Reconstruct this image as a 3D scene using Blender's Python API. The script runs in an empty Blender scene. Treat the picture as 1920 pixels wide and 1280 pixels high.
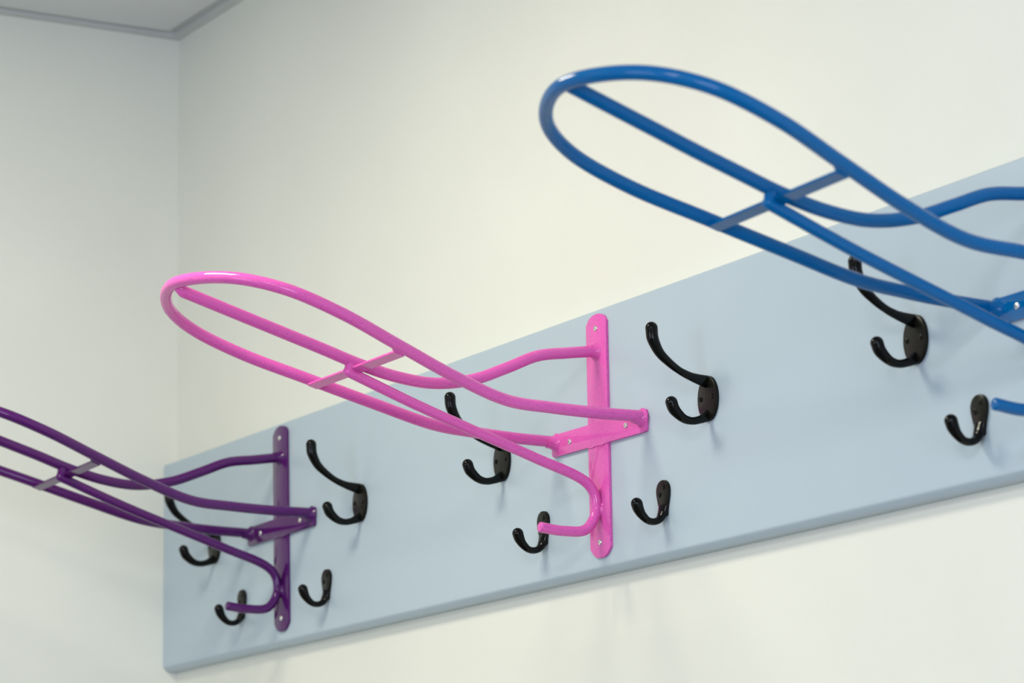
import bpy, bmesh, math, random
from mathutils import Vector, Matrix

scene = bpy.context.scene
COL = scene.collection

# ------------------------------------------------------------------ room measures (metres)
CEIL = 2.508            # underside of the ceiling edge trim
ROOM_X, ROOM_Y = 5.6, -4.2
BOARD_B, BOARD_T, BOARD_D = 1.6159, 1.9000, 0.0198
FACE = -BOARD_D         # y of the board's front face
PLATE = 0.003           # steel strip thickness
TUBE = 0.0062           # tube radius

# ------------------------------------------------------------------ materials
def mat(name):
    m = bpy.data.materials.new(name); m.use_nodes = True
    nt = m.node_tree
    return m, nt, nt.nodes['Principled BSDF']

def N(nt, kind, **inp):
    n = nt.nodes.new(kind)
    for k, v in inp.items():
        n.inputs[k.replace('_', ' ')].default_value = v
    return n

def ramp(nt, src, stops):
    r = nt.nodes.new('ShaderNodeValToRGB')
    while len(r.color_ramp.elements) < len(stops):
        r.color_ramp.elements.new(0.5)
    for e, (p, c) in zip(r.color_ramp.elements, stops):
        e.position = p; e.color = (c, c, c, 1) if not isinstance(c, tuple) else (*c, 1)
    nt.links.new(src, r.inputs[0])
    return r

def painted(name, col, rough, bump_scale=180, bump=0.02, spec=0.5, var=0.03):
    """flat painted surface with faint roller texture and a slow tone drift"""
    m, nt, b = mat(name)
    tc = nt.nodes.new('ShaderNodeTexCoord')
    n1 = N(nt, 'ShaderNodeTexNoise', Scale=3.0, Detail=3.0)
    nt.links.new(tc.outputs['Object'], n1.inputs['Vector'])
    lo = tuple(c * (1 - var) for c in col); hi = tuple(min(1, c * (1 + var)) for c in col)
    r = ramp(nt, n1.outputs['Fac'], [(0.3, lo), (0.7, hi)])
    nt.links.new(r.outputs['Color'], b.inputs['Base Color'])
    n2 = N(nt, 'ShaderNodeTexNoise', Scale=bump_scale, Detail=2.0)
    nt.links.new(tc.outputs['Object'], n2.inputs['Vector'])
    bp = N(nt, 'ShaderNodeBump', Strength=bump, Distance=0.001)
    nt.links.new(n2.outputs['Fac'], bp.inputs['Height'])
    nt.links.new(bp.outputs['Normal'], b.inputs['Normal'])
    b.inputs['Roughness'].default_value = rough
    b.inputs['Specular IOR Level'].default_value = spec
    return m

def powder(name, col, speck, amount, scale, rough=0.085, metal=0.0, coat=0.0, spec=0.36):
    """glossy powder coat with fine specks"""
    m, nt, b = mat(name)
    tc = nt.nodes.new('ShaderNodeTexCoord')
    v = N(nt, 'ShaderNodeTexVoronoi', Scale=scale)
    nt.links.new(tc.outputs['Object'], v.inputs['Vector'])
    # each cell gets its own speck radius, most of them none
    sep = nt.nodes.new('ShaderNodeSeparateColor')
    nt.links.new(v.outputs['Color'], sep.inputs[0])
    rad = N(nt, 'ShaderNodeMapRange')
    rad.inputs['From Min'].default_value = 1 - amount
    rad.inputs['From Max'].default_value = 1.0
    rad.inputs['To Min'].default_value = 0.0
    rad.inputs['To Max'].default_value = 0.34
    nt.links.new(sep.outputs[0], rad.inputs['Value'])
    lt = nt.nodes.new('ShaderNodeMath'); lt.operation = 'LESS_THAN'
    nt.links.new(v.outputs['Distance'], lt.inputs[0]); nt.links.new(rad.outputs[0], lt.inputs[1])
    v2 = N(nt, 'ShaderNodeTexNoise', Scale=scale * 1.7, Detail=2.0)
    nt.links.new(tc.outputs['Object'], v2.inputs['Vector'])
    base = ramp(nt, v2.outputs['Fac'], [(0.32, tuple(c * 0.86 for c in col)), (0.62, col)])
    mx = nt.nodes.new('ShaderNodeMix'); mx.data_type = 'RGBA'
    nt.links.new(lt.outputs[0], mx.inputs[0])
    nt.links.new(base.outputs['Color'], mx.inputs[6]); mx.inputs[7].default_value = (*speck, 1)
    nt.links.new(mx.outputs[2], b.inputs['Base Color'])
    n2 = N(nt, 'ShaderNodeTexNoise', Scale=90.0, Detail=2.0)
    nt.links.new(tc.outputs['Object'], n2.inputs['Vector'])
    bp = N(nt, 'ShaderNodeBump', Strength=0.06, Distance=0.001)
    nt.links.new(n2.outputs['Fac'], bp.inputs['Height'])
    nt.links.new(bp.outputs['Normal'], b.inputs['Normal'])
    b.inputs['Roughness'].default_value = rough
    b.inputs['Metallic'].default_value = metal
    b.inputs['Coat Weight'].default_value = coat
    b.inputs['Coat Roughness'].default_value = 0.05
    b.inputs['Specular IOR Level'].default_value = spec
    return m

M_WALL = painted('cream_wall_paint', (0.80, 0.807, 0.722), 0.55, 220, 0.03)
M_BOARD = painted('pale_blue_gloss_paint', (0.450, 0.548, 0.612), 0.38, 60, 0.05, 0.5, 0.015)
M_CEIL = painted('white_ceiling_tile', (0.72, 0.74, 0.74), 0.8, 500, 0.2)
M_TRIM = painted('grey_ceiling_trim', (0.60, 0.62, 0.60), 0.45, 100, 0.01)
M_FLOOR = painted('grey_vinyl_floor', (0.12, 0.12, 0.115), 0.45, 40, 0.03)
M_PINK = powder('pink_speckled_powder_coat', (0.82, 0.125, 0.495), (0.13, 0.012, 0.20), 0.5, 1050)
M_PURPLE = powder('purple_powder_coat', (0.084, 0.009, 0.124), (0.14, 0.03, 0.20), 0.25, 900)
M_BLUE = powder('blue_powder_coat', (0.000, 0.125, 0.37), (0.0, 0.19, 0.44), 0.35, 900, spec=0.28)

def black(name, lo, hi, rough, spec):
    m, nt, b = mat(name)
    tc = nt.nodes.new('ShaderNodeTexCoord')
    n = N(nt, 'ShaderNodeTexNoise', Scale=60.0, Detail=3.0)
    nt.links.new(tc.outputs['Object'], n.inputs['Vector'])
    r = ramp(nt, n.outputs['Fac'], [(0.3, lo), (0.75, hi)])
    nt.links.new(r.outputs['Color'], b.inputs['Base Color'])
    bp = N(nt, 'ShaderNodeBump', Strength=0.06, Distance=0.001)
    nt.links.new(n.outputs['Fac'], bp.inputs['Height']); nt.links.new(bp.outputs['Normal'], b.inputs['Normal'])
    b.inputs['Roughness'].default_value = rough
    b.inputs['Specular IOR Level'].default_value = spec
    return m
M_BLACK = black('black_lacquered_iron', (0.0012, 0.0015, 0.0013), (0.003, 0.003, 0.0024), 0.11, 0.2)
M_IRON = black('brown_black_cast_iron', (0.004, 0.0036, 0.002), (0.009, 0.008, 0.005), 0.3, 0.2)

m, nt, b = mat('zinc_screw'); M_ZINC = m
tc = nt.nodes.new('ShaderNodeTexCoord')
n = N(nt, 'ShaderNodeTexNoise', Scale=900.0)
nt.links.new(tc.outputs['Object'], n.inputs['Vector'])
r = ramp(nt, n.outputs['Fac'], [(0.3, (0.62, 0.64, 0.60)), (0.7, (0.85, 0.86, 0.82))])
nt.links.new(r.outputs['Color'], b.inputs['Base Color'])
b.inputs['Metallic'].default_value = 0.85; b.inputs['Roughness'].default_value = 0.3

# ------------------------------------------------------------------ mesh helpers
def mesh_obj(name, bm, material, parent=None, smooth=40):
    bmesh.ops.recalc_face_normals(bm, faces=bm.faces[:])
    me = bpy.data.meshes.new(name)
    bm.to_mesh(me); bm.free()
    me.materials.append(material)
    if smooth:
        for p in me.polygons: p.use_smooth = True
        me.set_sharp_from_angle(angle=math.radians(smooth))
    o = bpy.data.objects.new(name, me); COL.objects.link(o)
    if parent: o.parent = parent
    return o

def box(bm, lo, hi):
    v = [bm.verts.new((x, y, z)) for z in (lo[2], hi[2]) for y in (lo[1], hi[1]) for x in (lo[0], hi[0])]
    for f in ((0, 1, 3, 2), (4, 6, 7, 5), (0, 4, 5, 1), (2, 3, 7, 6), (0, 2, 6, 4), (1, 5, 7, 3)):
        bm.faces.new([v[i] for i in f])

def catmull(P, n=10):
    P = [Vector(p) for p in P]
    Q = [2 * P[0] - P[1]] + P + [2 * P[-1] - P[-2]]
    out = []
    for i in range(1, len(Q) - 2):
        a, b_, c, d = Q[i - 1:i + 3]
        for k in range(n):
            t = k / n
            out.append(0.5 * (2 * b_ + (c - a) * t + (2 * a - 5 * b_ + 4 * c - d) * t * t + (3 * b_ - a - 3 * c + d) * t ** 3))
    out.append(P[-1])
    return out

def lerp_list(vals, n):
    out = []
    for i in range(len(vals) - 1):
        for k in range(n):
            out.append(vals[i] + (vals[i + 1] - vals[i]) * k / n)
    out.append(vals[-1])
    return out

def sweep(bm, pts, rad, seg=20, cap0='flat', cap1='flat', side=None):
    """tube along pts; rad is a number, or a list of numbers or (across, in_plane) pairs"""
    n = len(pts)
    T = []
    for i in range(n):
        d = pts[min(i + 1, n - 1)] - pts[max(i - 1, 0)]
        T.append(d.normalized())
    R = []
    for i in range(n):
        r_ = rad if isinstance(rad, (int, float)) else rad[i]
        R.append((r_, r_) if isinstance(r_, (int, float)) else r_)
    if side is None:
        up = Vector((0, 0, 1)) if abs(T[0].z) < 0.9 else Vector((0, 1, 0))
        U = T[0].cross(up).normalized()
    else:
        U = Vector(side)
    frames = []
    for i in range(n):
        if side is None:
            U = (U - T[i] * U.dot(T[i])).normalized()
        V = T[i].cross(U).normalized()
        frames.append((pts[i].copy(), U.copy(), V, R[i]))
    if cap0 == 'round':
        p, u, v, r_ = frames[0]; extra = []
        for k in range(1, 7):
            a = k / 6.4 * math.pi / 2
            extra.insert(0, (p - T[0] * max(r_) * math.sin(a), u, v, (r_[0] * math.cos(a), r_[1] * math.cos(a))))
        frames = extra + frames
    if cap1 == 'round':
        p, u, v, r_ = frames[-1]
        for k in range(1, 7):
            a = k / 6.4 * math.pi / 2
            frames.append((p + T[-1] * max(r_) * math.sin(a), u, v, (r_[0] * math.cos(a), r_[1] * math.cos(a))))
    if cap1 == 'bevel':
        p, u, v, r_ = frames[-1]
        frames.append((p + T[-1] * 0.0012, u, v, (r_[0] * 0.78, r_[1] * 0.78)))
    rings = []
    for p, u, v, r_ in frames:
        ring = []
        for k in range(seg):
            a = 2 * math.pi * k / seg
            ring.append(bm.verts.new(p + u * math.cos(a) * r_[0] + v * math.sin(a) * r_[1]))
        rings.append(ring)
    for a, b_ in zip(rings, rings[1:]):
        for k in range(seg):
            bm.faces.new((a[k], a[(k + 1) % seg], b_[(k + 1) % seg], b_[k]))
    bm.faces.new(rings[0][::-1]); bm.faces.new(rings[-1])

def slab(bm, outline, y0, y1, bevel=0.0008):
    """outline in (x, z), front face at y1 (y1 < y0), with a small front bevel"""
    cx = sum(p[0] for p in outline) / len(outline); cz = sum(p[1] for p in outline) / len(outline)
    def inset(p, d):
        v = Vector((p[0] - cx, p[1] - cz)); L = v.length
        return (p[0] - v.x / L * d, p[1] - v.y / L * d)
    loops = [[(p[0], y0, p[1]) for p in outline],
             [(p[0], y1 + bevel, p[1]) for p in outline],
             [(q[0], y1 + bevel * 0.3, q[1]) for q in (inset(p, bevel * 0.3) for p in outline)],
             [(q[0], y1, q[1]) for q in (inset(p, bevel) for p in outline)]]
    rings = [[bm.verts.new(c) for c in lp] for lp in loops]
    n = len(outline)
    for a, b_ in zip(rings, rings[1:]):
        for k in range(n):
            bm.faces.new((a[k], a[(k + 1) % n], b_[(k + 1) % n], b_[k]))
    bm.faces.new(rings[0]); bm.faces.new(rings[-1])

def collar(bm, centre, r0, r1, h):
    """weld fillet where a tube meets the flat plate: flares towards the plate (+y)"""
    pts, rad = [], []
    for k in range(9):
        t = k / 8
        pts.append(Vector(centre) + Vector((0, -h * t, 0)))
        rad.append(r1 + (r0 - r1) * (1 - t) ** 2.4)
    sweep(bm, pts, rad, 24)

def screw_mesh(r=0.0031, h=0.0015, name='screw'):
    """low domed head with a cross recess, facing -y"""
    bm = bmesh.new()
    seg = 20
    prof = [(r, 0), (r, h * 0.35), (r * 0.86, h * 0.8), (r * 0.62, h)]
    rings = []
    for rr, hh in prof:
        rings.append([bm.verts.new((rr * math.cos(2 * math.pi * k / seg), -hh, rr * math.sin(2 * math.pi * k / seg))) for k in range(seg)])
    inner = []
    for k in range(seg):
        a = 2 * math.pi * k / seg
        rr = r * (0.5 if k % 5 == 0 else 0.2)
        inner.append(bm.verts.new((rr * math.cos(a), -h, rr * math.sin(a))))
    rings.append(inner)
    rings.append([bm.verts.new((v.co.x * 0.7, -h * 0.25, v.co.z * 0.7)) for v in inner])
    for a, b_ in zip(rings, rings[1:]):
        for k in range(seg):
            bm.faces.new((a[k], a[(k + 1) % seg], b_[(k + 1) % seg], b_[k]))
    bm.faces.new(rings[0]); bm.faces.new(rings[-1])
    return bm

def empty(name, loc, label, cat, group=None, rot=(0, 0, 0)):
    o = bpy.data.objects.new(name, None); COL.objects.link(o)
    o.empty_display_size = 0.02
    o.location = loc; o.rotation_euler = rot
    o['label'] = label; o['category'] = cat
    if group: o['group'] = group
    return o

def copy_thing(src, loc, label, rot=(0, 0, 0)):
    r_ = src.copy(); COL.objects.link(r_)
    r_.location = loc; r_.rotation_euler = rot; r_['label'] = label
    for ch in list(src.children):
        c = ch.copy(); COL.objects.link(c); c.parent = r_
        for g in list(ch.children):
            d = g.copy(); COL.objects.link(d); d.parent = c
    return r_

def structure(name, bm, material, smooth=0):
    o = mesh_obj(name, bm, material, None, smooth)
    o['kind'] = 'structure'
    return o

# ------------------------------------------------------------------ the room
def room_box(name, lo, hi, material):
    bm = bmesh.new(); box(bm, lo, hi)
    return structure(name, bm, material)

W = 0.12
room_box('wall_back', (0, 0, 0), (ROOM_X, W, CEIL + 0.12), M_WALL)
room_box('wall_left', (-W, ROOM_Y, 0), (0, W, CEIL + 0.12), M_WALL)
room_box('wall_right', (ROOM_X, ROOM_Y, 0), (ROOM_X + W, W, CEIL + 0.12), M_WALL)
room_box('wall_front', (-W, ROOM_Y - W, 0), (ROOM_X + W, ROOM_Y, CEIL + 0.12), M_WALL)
room_box('floor', (-W, ROOM_Y - W, -0.1), (ROOM_X + W, W, 0), M_FLOOR)
G = 0.030   # the ceiling tiles start beyond the stepped edge trim
bm = bmesh.new(); box(bm, (0.0, ROOM_Y, CEIL + 0.014), (ROOM_X, 0.0, CEIL + 0.1))
box(bm, (G, ROOM_Y, CEIL + 0.002), (ROOM_X, -G, CEIL + 0.0145))
structure('ceiling', bm, M_CEIL)

def trim_profile(bm, place, a, b_, mitre):
    """stepped edge trim: low flange at the wall, then a higher recessed flange"""
    prof = [(0, 0), (0.014, 0), (0.014, 0.007), (0.0295, 0.009), (0.0295, 0.0135), (0, 0.0135)]
    r0 = [bm.verts.new(place(a + d * mitre[0], d, h)) for d, h in prof]
    r1 = [bm.verts.new(place(b_ + d * mitre[1], d, h)) for d, h in prof]
    n = len(prof)
    for k in range(n):
        bm.faces.new((r0[k], r0[(k + 1) % n], r1[(k + 1) % n], r1[k]))
    bm.faces.new(r0); bm.faces.new(r1)
bm = bmesh.new(); trim_profile(bm, lambda s, d, h: (d, s, CEIL + h), ROOM_Y, 0, (0, -1))
structure('trim_1', bm, M_TRIM)
bm = bmesh.new(); trim_profile(bm, lambda s, d, h: (s, -d, CEIL + h), 0, ROOM_X, (1, 0))
structure('trim_2', bm, M_TRIM)

# ------------------------------------------------------------------ the painted board
bm = bmesh.new()
prof = []
for dy, dz in ((0.0090, 0.0), (0.0076, 0.0), (0.0062, 0.0004), (0.0050, 0.0012), (0.0012, 0.0050), (0.0004, 0.0061), (0.0, 0.0074), (0.0, 0.0088)):
    prof.append((FACE + dy, BOARD_B + dz))      # chamfered lower front edge, corners softened
for k in range(9):       # rounded upper front edge
    a = math.pi / 2 * k / 8
    prof.append((FACE + 0.004 - 0.004 * math.cos(a), BOARD_T - 0.004 + 0.004 * math.sin(a)))
prof += [(0, BOARD_T), (0, BOARD_B)]
X0, X1 = 0.0005, 3.60
ra = [bm.verts.new((X0, y, z)) for y, z in prof]; rb = [bm.verts.new((X1, y, z)) for y, z in prof]
for k in range(len(prof)):
    bm.faces.new((ra[k], ra[(k + 1) % len(prof)], rb[(k + 1) % len(prof)], rb[k]))
bm.faces.new(ra); bm.faces.new(rb)
board = mesh_obj('mounting_board', bm, M_BOARD, None, 30)
board['label'] = 'long pale blue painted board fixed along the cream wall carrying racks and hooks'
board['category'] = 'board'

# ------------------------------------------------------------------ saddle racks
# rack frame: x along the wall, -y out of the wall, z up; origin on the strip face at crossbar height
LOOP = [(0.0885,0.0020,0.0046),(0.0852,0.0522,0.0055),(0.0819,0.1048,0.0083),(0.0793,0.1579,0.0136),(0.0866,0.2211,0.0326),(0.1009,0.2913,0.0569),(0.1147,0.3602,0.0809),(0.1087,0.4209,0.1024),(0.0710,0.4652,0.1174),(0.0000,0.4881,0.1240)]
# the three spines are bent by hand and differ by a few millimetres
SPINE_PINK = [(0.0012,0.0892),(0.0353,0.0849),(0.0717,0.0792),(0.1086,0.0642),(0.1490,0.0491),(0.1954,0.0417),(0.2407,0.0456),(0.2844,0.0560),(0.3257,0.0690),(0.3655,0.0812),(0.4054,0.0934),(0.4452,0.1056),(0.4790,0.1160)]
SPINE_PURPLE = [(0.0012,0.0889),(0.0353,0.0839),(0.0717,0.0785),(0.1087,0.0643),(0.1491,0.0499),(0.1955,0.0426),(0.2407,0.0470),(0.2844,0.0583),(0.3256,0.0722),(0.3655,0.0849),(0.4054,0.0974),(0.4452,0.1099),(0.4790,0.1205)]
SPINE_BLUE = [(0.0012,0.0891),(0.0353,0.0849),(0.0717,0.0800),(0.1087,0.0661),(0.1491,0.0514),(0.1955,0.0435),(0.2407,0.0469),(0.2844,0.0570),(0.3257,0.0702),(0.3656,0.0833),(0.4053,0.0971),(0.4452,0.1109),(0.4800,0.1230)]
BRACE = [(0.2962,0.0472),(0.2207,0.0185),(0.1474,-0.0068),(0.0786,-0.0301),(0.0182,-0.0521),(0.0049,-0.0789),(0.0183,-0.1030),(0.0467,-0.1061),(0.0747,-0.1033)]

def V3(u, v, w): return Vector((u, -v, w))

def rack_meshes(SPINE):
    out = {}
    # vertical strip with arched ends
    hw, zt, zb = 0.0200, 0.1301, -0.1330
    o = []
    for k in range(13):
        t = -1 + 2 * k / 12
        o.append((hw * t, zt - 0.010 * (1 - math.sqrt(max(0, 1 - 0.94 * t * t))) / (1 - math.sqrt(0.06))))
    for k in range(13):
        t = 1 - 2 * k / 12
        o.append((hw * t, zb + 0.0105 * abs(t) ** 2.5))
    bm = bmesh.new(); slab(bm, o, PLATE, 0.0, 0.0007)
    collar(bm, (0, 0.0005, 0.0888), 0.0105, TUBE * 1.02, 0.010)   # weld fillet round the spine
    out['mounting_strip'] = (bm, 30)
    # horizontal crossbar, its corners softened
    hb, hh, c = 0.0945, 0.0122, 0.0035
    o = [(-hb + c, -hh), (hb - c, -hh), (hb - c * 0.3, -hh + c * 0.3), (hb, -hh + c), (hb, hh - c), (hb - c * 0.3, hh - c * 0.3), (hb - c, hh), (-hb + c, hh), (-hb + c * 0.3, hh - c * 0.3), (-hb, hh - c), (-hb, -hh + c), (-hb + c * 0.3, -hh + c * 0.3)]
    bm = bmesh.new(); slab(bm, o, PLATE, -0.0006, 0.0007)
    # weld bead under the bar where it crosses the strip
    random.seed(4)
    bead = [Vector((-0.019 + 0.038 * k / 18, -0.0004, -hh - 0.0004 + random.uniform(-0.0006, 0.0006))) for k in range(19)]
    sweep(bm, bead, [0.0009 + random.uniform(-0.0002, 0.0003) for _ in bead], 8, 'round', 'round')
    for s in (-1, 1):        # weld fillets round the seat rails
        collar(bm, (s * 0.0864, 0.0, 0.0030), 0.0108, TUBE * 1.02, 0.011)
    out['crossbar'] = (bm, 30)
    # seat loop
    ctrl = [V3(*p) for p in LOOP]
    full = [Vector((-p.x, p.y, p.z)) for p in ctrl] + ctrl[::-1][1:]
    pts = catmull(full, 12)
    bm = bmesh.new(); sweep(bm, pts, TUBE, 24)
    out['seat_loop'] = (bm, 60)
    # spine
    pts = catmull([V3(0, *p) for p in SPINE], 12)
    bm = bmesh.new(); sweep(bm, pts, TUBE, 24)
    # weld web joining the spine to the underside of the loop's nose
    e = pts[-1]; nose = V3(*LOOP[-1])
    sweep(bm, [e, e.lerp(nose, 0.35), e.lerp(nose, 0.8)], [0.0061, 0.0058, 0.0050], 18, 'round', 'round')
    out['spine_tube'] = (bm, 60)
    # brace that curls forward into the bridle hook
    pts = catmull([V3(0, *p) for p in BRACE], 14)
    bm = bmesh.new(); sweep(bm, pts, 0.0056, 24, 'round', 'bevel')
    # weld against the strip
    wl = [Vector((0, -0.0045 + 0.0045 * k / 6, -0.0815)) for k in range(7)]
    sweep(bm, wl, [(0.0054 + 0.0034 * (k / 6) ** 2, 0.0066 + 0.0040 * (k / 6) ** 2) for k in range(7)], 20, side=(1, 0, 0))
    out['brace_tube'] = (bm, 60)
    # flat cross strap under the seat, sloping with it
    bm = bmesh.new(); hs, hw2, th = 0.0981, 0.0060, 0.003
    box(bm, (-hs, -hw2, -th / 2), (hs, hw2, th / 2))
    bmesh.ops.bevel(bm, geom=bm.edges[:], offset=0.0005, segments=2, affect='EDGES')
    rm = Matrix.Translation((0, -0.2889, 0.0492)) @ Matrix.Rotation(math.radians(-17.5), 4, 'X')
    bmesh.ops.transform(bm, matrix=rm, verts=bm.verts[:])
    # weld beads to the two rails and round the spine and brace
    for x, dv in ((-0.0960, -0.2800), (0.0985, -0.2880)):
        w_ = [Vector((x, dv + k, 0.0535 - k * 0.3)) for k in (-0.004, 0, 0.004)]
        sweep(bm, w_, 0.0030 if x < 0 else 0.0050, 14, 'round', 'round')
    w_ = [Vector((0, -0.2950, 0.0475)), Vector((0, -0.2935, 0.0570))]
    sweep(bm, w_, 0.0056, 16, 'round', 'round')
    out['cross_strap'] = (bm, 30)
    return out

SCREW = None
SCREWS = [(0.0, 0.0, 0.1142), (0.0, 0.0, -0.1164), (-0.0565, -0.0006, 0.0), (0.0565, -0.0006, 0.0)]
def build_rack(loc, roll, pitch, yaw, push, spine, material, label):
    global SCREW
    root = empty('saddle_rack', loc, label, 'saddle rack', 'saddle racks along the blue board', (0, roll, 0))
    for name, (bm, sm) in rack_meshes(spine).items():
        o = mesh_obj(name, bm, material, root, sm)
        if name not in ('mounting_strip', 'crossbar'):
            o.rotation_euler = (-pitch, 0, yaw); o.location.y = push
    for p in SCREWS:
        if SCREW is None:
            s = mesh_obj('screw', screw_mesh(), M_ZINC, root, 30); SCREW = s.data
        else:
            s = bpy.data.objects.new('screw', SCREW); COL.objects.link(s); s.parent = root
        s.location = p; s.rotation_euler = (0, random.uniform(0, 1.5), 0)
        s['label'] = 'silver screw head'
    return root

YR = FACE - PLATE - 0.0002
build_rack((1.1259, YR, 1.7640), 0.0036, -0.0141, -0.0114, 0.0, SPINE_PINK, M_PINK,
           'bright pink speckled metal saddle rack in the middle of the blue board')
build_rack((0.3654, YR, 1.7655), -0.0128, -0.0072, -0.0174, -0.0005, SPINE_PURPLE, M_PURPLE,
           'dark purple metal saddle rack near the room corner end of the board')
build_rack((1.8805, YR, 1.7668), -0.0054, 0.0087, -0.0372, 0.0, SPINE_BLUE, M_BLUE,
           'glossy royal blue metal saddle rack projecting highest in the picture')

# ------------------------------------------------------------------ coat hooks
def build_large_hook(loc, label):
    root = empty('coat_hook', loc, label, 'hook', 'black double coat hooks on the blue board')
    bm = bmesh.new()
    o = [(0.0172 * math.cos(2 * math.pi * k / 40), 0.0232 * math.sin(2 * math.pi * k / 40)) for k in range(40)]
    slab(bm, o, 0.0, -0.0038, 0.0014)
    mesh_obj('base_plate', bm, M_IRON, root, 35)
    up = [(0.0676, 0.0670), (0.0663, 0.0559), (0.0592, 0.0430), (0.0487, 0.0340), (0.0358, 0.0262), (0.0221, 0.0211), (0.0075, 0.0180), (0.0020, 0.0172)]
    ur = [(0.0064, 0.0064), (0.0060, 0.0062), (0.0048, 0.0051), (0.0042, 0.0043), (0.0036, 0.0038), (0.0034, 0.0044), (0.0034, 0.0062), (0.0036, 0.0068)]
    bm = bmesh.new()
    pts = catmull([V3(0, *p) for p in up], 8)
    rr = list(zip(lerp_list([a for a, _ in ur], 8), lerp_list([b_ for _, b_ in ur], 8)))
    sweep(bm, pts, rr, 20, 'round', 'flat', side=(1, 0, 0))
    mesh_obj('upper_arm', bm, M_BLACK, root, 60)
    lo = [(0.0462, -0.0070), (0.0428, -0.0145), (0.0329, -0.0222), (0.0228, -0.0244), (0.0128, -0.0224), (0.0049, -0.0188), (0.0020, -0.0172)]
    lr = [(0.0062, 0.0062), (0.0059, 0.0060), (0.0045, 0.0046), (0.0038, 0.0039), (0.0036, 0.0041), (0.0036, 0.0054), (0.0038, 0.0060)]
    bm = bmesh.new()
    pts = catmull([V3(0, *p) for p in lo], 8)
    rr = list(zip(lerp_list([a for a, _ in lr], 8), lerp_list([b_ for _, b_ in lr], 8)))
    sweep(bm, pts, rr, 20, 'round', 'flat', side=(1, 0, 0))
    mesh_obj('lower_arm', bm, M_BLACK, root, 60)
    for u in (-0.0108, 0.0108):
        s = mesh_obj('screw', screw_mesh(0.0026, 0.0013), M_BLACK, root, 30)
        s.location = (u, -0.0037, 0.0005); s.rotation_euler = (0, 0.5, 0)
    return root

def build_small_hook(loc, label):
    root = empty('robe_hook', loc, label, 'hook', 'small black single hooks on the blue board')
    o = []
    for k in range(21):       # round head
        a = math.pi * k / 20
        o.append((0.0113 * math.cos(a), 0.0028 + 0.0113 * math.sin(a)))
    for k in range(1, 9):     # left flank narrowing
        t = k / 8
        o.append((-0.0113 + 0.0052 * (t * t * (3 - 2 * t)), 0.0028 - 0.0248 * t))
    for k in range(7):        # rounded foot
        a = math.pi + math.pi * k / 6
        o.append((0.0061 * math.cos(a), -0.0220 + 0.0020 * math.sin(a)))
    for k in range(7, 0, -1):
        t = k / 8
        o.append((0.0113 - 0.0052 * (t * t * (3 - 2 * t)), 0.0028 - 0.0248 * t))
    bm = bmesh.new(); slab(bm, o, 0.0, -0.0040, 0.0014)
    mesh_obj('base_plate', bm, M_IRON, root, 35)
    path = [(0.0346, -0.0122), (0.0326, -0.0178), (0.0286, -0.0236), (0.0218, -0.0288), (0.0142, -0.0298), (0.0076, -0.0270), (0.0042, -0.0215), (0.0022, -0.0120)]
    rd = [(0.0061, 0.0061), (0.0058, 0.0058), (0.0047, 0.0047), (0.0040, 0.0037), (0.0045, 0.0036), (0.0058, 0.0039), (0.0066, 0.0040), (0.0078, 0.0028)]
    bm = bmesh.new()
    pts = catmull([V3(0, *p) for p in path], 8)
    rr = list(zip(lerp_list([a for a, _ in rd], 8), lerp_list([b_ for _, b_ in rd], 8)))
    sweep(bm, pts, rr, 20, 'round', 'flat', side=(1, 0, 0))
    mesh_obj('hook_arm', bm, M_BLACK, root, 60)
    for u, w in ((0.0038, 0.0064), (-0.0038, -0.0012)):
        s = mesh_obj('screw', screw_mesh(0.0026, 0.0012), M_BLACK, root, 30)
        s.location = (u, -0.0039, w); s.rotation_euler = (0, 0.4, 0)
    return root

L0 = build_large_hook((1.3340, FACE, 1.7668), 'black double coat hook beside the right end of the pink crossbar')
copy_thing(L0, (0.9207, FACE, 1.7659), 'black double coat hook partly hidden behind the pink rack tubes')
copy_thing(L0, (0.5791, FACE, 1.7662), 'black double coat hook just right of the purple crossbar end')
copy_thing(L0, (0.1660, FACE, 1.7665), 'black double coat hook behind the purple rack tubes by the room corner')
copy_thing(L0, (1.6756, FACE, 1.7642), 'black double coat hook below the blue rack tubes')
S0 = build_small_hook((1.2472, FACE, 1.6823), 'small black single hook right of the pink rack strip, below its double hook')
copy_thing(S0, (1.0077, FACE, 1.6831), 'small black single hook behind the curled tip of the pink rack')
copy_thing(S0, (1.7630, FACE, 1.6840), 'small black single hook beside the curled tip of the blue rack')
copy_thing(S0, (0.4897, FACE, 1.6825), 'small black single hook right of the purple rack strip')
copy_thing(S0, (0.2500, FACE, 1.6850), 'small black single hook behind the curled tip of the purple rack')

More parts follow.
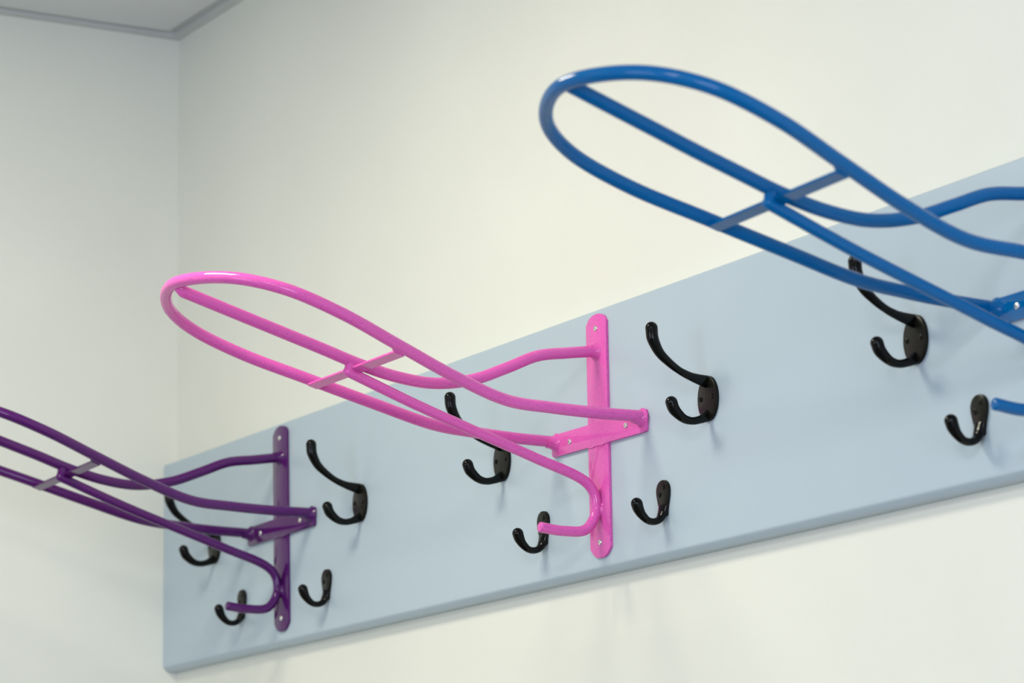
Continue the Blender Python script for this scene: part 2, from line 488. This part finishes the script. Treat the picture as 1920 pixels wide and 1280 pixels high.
# ------------------------------------------------------------------ light: ceiling key panel, plus two added fill panels
def panel(x, y, sx, sy, power, col=(1.0, 0.97, 0.90)):
    l = bpy.data.lights.new('ceiling_key_fill_lamp', 'AREA'); l.shape = 'RECTANGLE'
    l.size = sx; l.size_y = sy; l.energy = power; l.color = col
    o = bpy.data.objects.new('ceiling_key_fill_lamp', l); COL.objects.link(o)
    o.location = (x, y, CEIL - 0.004)
    return o
panel(1.05, -0.97, 0.45, 0.34, 13.8, (1.0, 0.94, 0.76))
panel(1.05, -2.90, 0.45, 0.34, 5.0, (1.0, 0.94, 0.76))  # unseen fill panel, added for more ambient light
panel(3.60, -2.20, 0.60, 0.60, 50.0, (1.0, 0.97, 0.92))  # strong unseen fill, added to flatten the brightness across the walls

# daylight from the right-hand window, plus an added fill at the front wall
def wall_light(x, y, yaw, power):
    o = panel(x, y, 1.6, 1.2, power, (0.83, 0.92, 1.24))
    o.name = o.data.name = 'window_and_fill_light'
    o.location.z = 1.5; o.rotation_euler = (math.pi / 2, 0, yaw)
wall_light(ROOM_X - 0.02, -2.0, math.pi / 2, 45)
wall_light(2.5, ROOM_Y + 0.02, 0.0, 24)  # added fill with no known window here, evens out the walls

w = bpy.data.worlds.new('World'); scene.world = w; w.use_nodes = True
w.node_tree.nodes['Background'].inputs[0].default_value = (0.5, 0.55, 0.6, 1)
w.node_tree.nodes['Background'].inputs[1].default_value = 0.0

# ------------------------------------------------------------------ camera
cam = bpy.data.cameras.new('camera'); co = bpy.data.objects.new('camera', cam); COL.objects.link(co)
F = 5957.487; yaw, pitch, roll = 0.533673, 0.201650, -0.017770
d = Vector((-math.cos(yaw) * math.cos(pitch), math.sin(yaw) * math.cos(pitch), math.sin(pitch)))
r0 = d.cross(Vector((0, 0, 1))).normalized(); u0 = r0.cross(d)
rr_ = r0 * math.cos(roll) + u0 * math.sin(roll); uu = -r0 * math.sin(roll) + u0 * math.cos(roll)
Mx = Matrix((rr_, uu, -d)).transposed().to_4x4(); Mx.translation = (3.948832, -1.795135, 1.184572)
co.matrix_world = Mx
cam.sensor_width = 36.0; cam.lens = F / 1920 * 36
cam.clip_start = 0.05
cam.dof.use_dof = True; cam.dof.focus_distance = 3.30; cam.dof.aperture_fstop = 7.8
scene.camera = co

scene.view_settings.view_transform = 'Standard'
scene.view_settings.look = 'None'
scene.view_settings.gamma = 1.0
scene.view_settings.use_curve_mapping = False
scene.view_settings.exposure = 0.0
